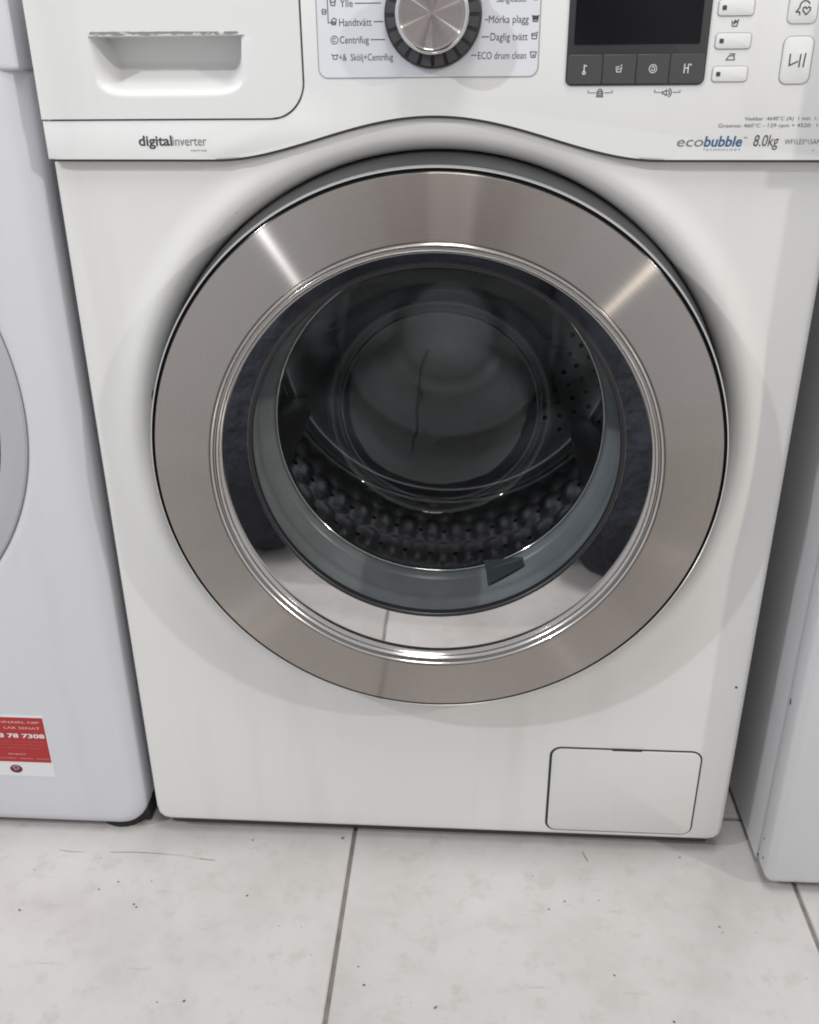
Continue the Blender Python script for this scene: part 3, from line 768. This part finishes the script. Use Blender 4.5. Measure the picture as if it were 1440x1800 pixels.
for s_ in (-1, 1):
    t = 'l' if s_ < 0 else 'r'
    HB.update({'sh'+t: (s_*.17, -1.02, .98, .05), 'el'+t: (s_*.30, -.93, .74, .038), 'wr'+t: (s_*.125+.026, -.80, .735, .026), 'pa'+t: (s_*.098+.026, -.785, .742, (.018, .034))})
    HE += [('chest', 'sh'+t), ('sh'+t, 'el'+t), ('el'+t, 'wr'+t), ('wr'+t, 'pa'+t)]
    for q, (dz, ln) in enumerate(((.030, .030), (.012, .034), (-.006, .032), (-.022, .026))):
        b_ = s_*.092+.026
        HB.update({'f%s%da' % (t, q): (b_, -.788, .742+dz, .0095), 'f%s%db' % (t, q): (b_-s_*.010, -.800, .744+dz, .0085), 'f%s%dc' % (t, q): (b_-s_*(.012+ln*.5), -.803, .745+dz, .0075)})
        HE += [('pa'+t, 'f%s%da' % (t, q)), ('f%s%da' % (t, q), 'f%s%db' % (t, q)), ('f%s%db' % (t, q), 'f%s%dc' % (t, q))]
    HB.update({'th%sa' % t: (s_*.098+.026, -.772, .765, .011), 'th%sb' % t: (s_*.082+.026, -.768, .785, .009)})
    HE += [('pa'+t, 'th%sa' % t), ('th%sa' % t, 'th%sb' % t)]
skinned('body', HB, HE, 'skin', ps)
skinned('hair', {'a': (0, -.985, 1.21, .085), 'b': (0, -.955, 1.245, .080), 'c': (0, -1.01, 1.14, .066)}, [('a', 'b'), ('a', 'c')], 'hair', ps)
skinned('jeans', {'p': (0, -1.02, .43, .15), 'hl': (-.20, -1.00, .36, .130), 'kl': (-.32, -.755, .096, .098), 'kl2': (-.34, -.82, .086, .090), 'sl': (-.30, -1.00, .078, .080), 'al': (-.26, -1.14, .065, .060),
                  'hr': (.20, -.99, .36, .130), 'kr': (.28, -.665, .095, .097), 'kr2': (.30, -.73, .085, .089), 'sr': (.27, -.95, .075, .075), 'ar': (.25, -1.10, .065, .060)},
        [('p', 'hl'), ('hl', 'kl'), ('kl', 'kl2'), ('kl2', 'sl'), ('sl', 'al'), ('p', 'hr'), ('hr', 'kr'), ('kr', 'kr2'), ('kr2', 'sr'), ('sr', 'ar')], 'denim', ps)
skinned('top', {'c': (0, -1.04, .82, .175), 'w': (0, -1.05, .60, .165), 'h': (0, -1.03, .48, .17), 'u': (0, -1.02, .97, .11),
                   'sl': (-.18, -1.02, .96, .082), 'el': (-.31, -.93, .73, .062), 'wl': (-.115, -.815, .732, .042), 'sr': (.18, -1.02, .96, .082), 'er': (.32, -.93, .73, .062), 'wr': (.167, -.815, .732, .042)},
        [('c', 'w'), ('w', 'h'), ('c', 'u'), ('u', 'sl'), ('sl', 'el'), ('el', 'wl'), ('u', 'sr'), ('sr', 'er'), ('er', 'wr')], 'jacket', ps)
for nd in ({'a': (-.25, -1.18, .070, .046), 'b': (-.25, -1.23, .050, .044), 'c': (-.25, -1.21, .034, .034)}, {'a': (.25, -1.14, .070, .046), 'b': (.25, -1.19, .050, .044), 'c': (.25, -1.17, .034, .034)}):
    skinned('shoe', nd, [('a', 'b'), ('b', 'c')], 'black_plastic', ps)
phone = thing('phone', (0.026, -.792, .747), 'dark phone held upright in both hands of the kneeling person', 'phone')
pm = box('phone_body', .026-.078, .026+.078, -.800, -.792, .708, .786, 'black_plastic', phone, .003)
pm.rotation_euler = (0, 0, 0)
box('camera_bump', .026-.070, .026-.045, -.792, -.7895, .752, .780, 'display_glass', phone, .0008)

for x, y in ((-0.2159, -0.1992), (-0.1469, -0.1142), (-0.1244, -0.1150), (-0.1227, -0.1923), (-0.0137, -0.1896), (0.0639, -0.1761), (-0.1854, -0.0795), (-0.2400, -0.2017), (-0.1261, -0.0258), (-0.1320, -0.0339), (0.2796, -0.0919), (0.2813, -0.1184), (0.1709, -0.1514), (0.2163, -0.1953), (0.2808, -0.0985), (0.3134, -0.0967), (-0.4154, -0.0587), (-0.4077, -0.1095), (-0.2968, -0.0963), (-0.2928, -0.0996), (-0.0644, -0.1555), (-0.0571, -0.1742)):
    pts = []
    r_ = random.uniform(.0005, .0013)
    for i in range(8):
        t = 2*PI*i/8; k = random.uniform(.5, 1.15)
        pts.append((x+r_*1.3*k*math.cos(t), y+r_*k*math.sin(t), .0006))
    mesh('dirt_speck', pts, [tuple(range(8))], 'chip' if r_ > .0009 else 'scuff', floor)
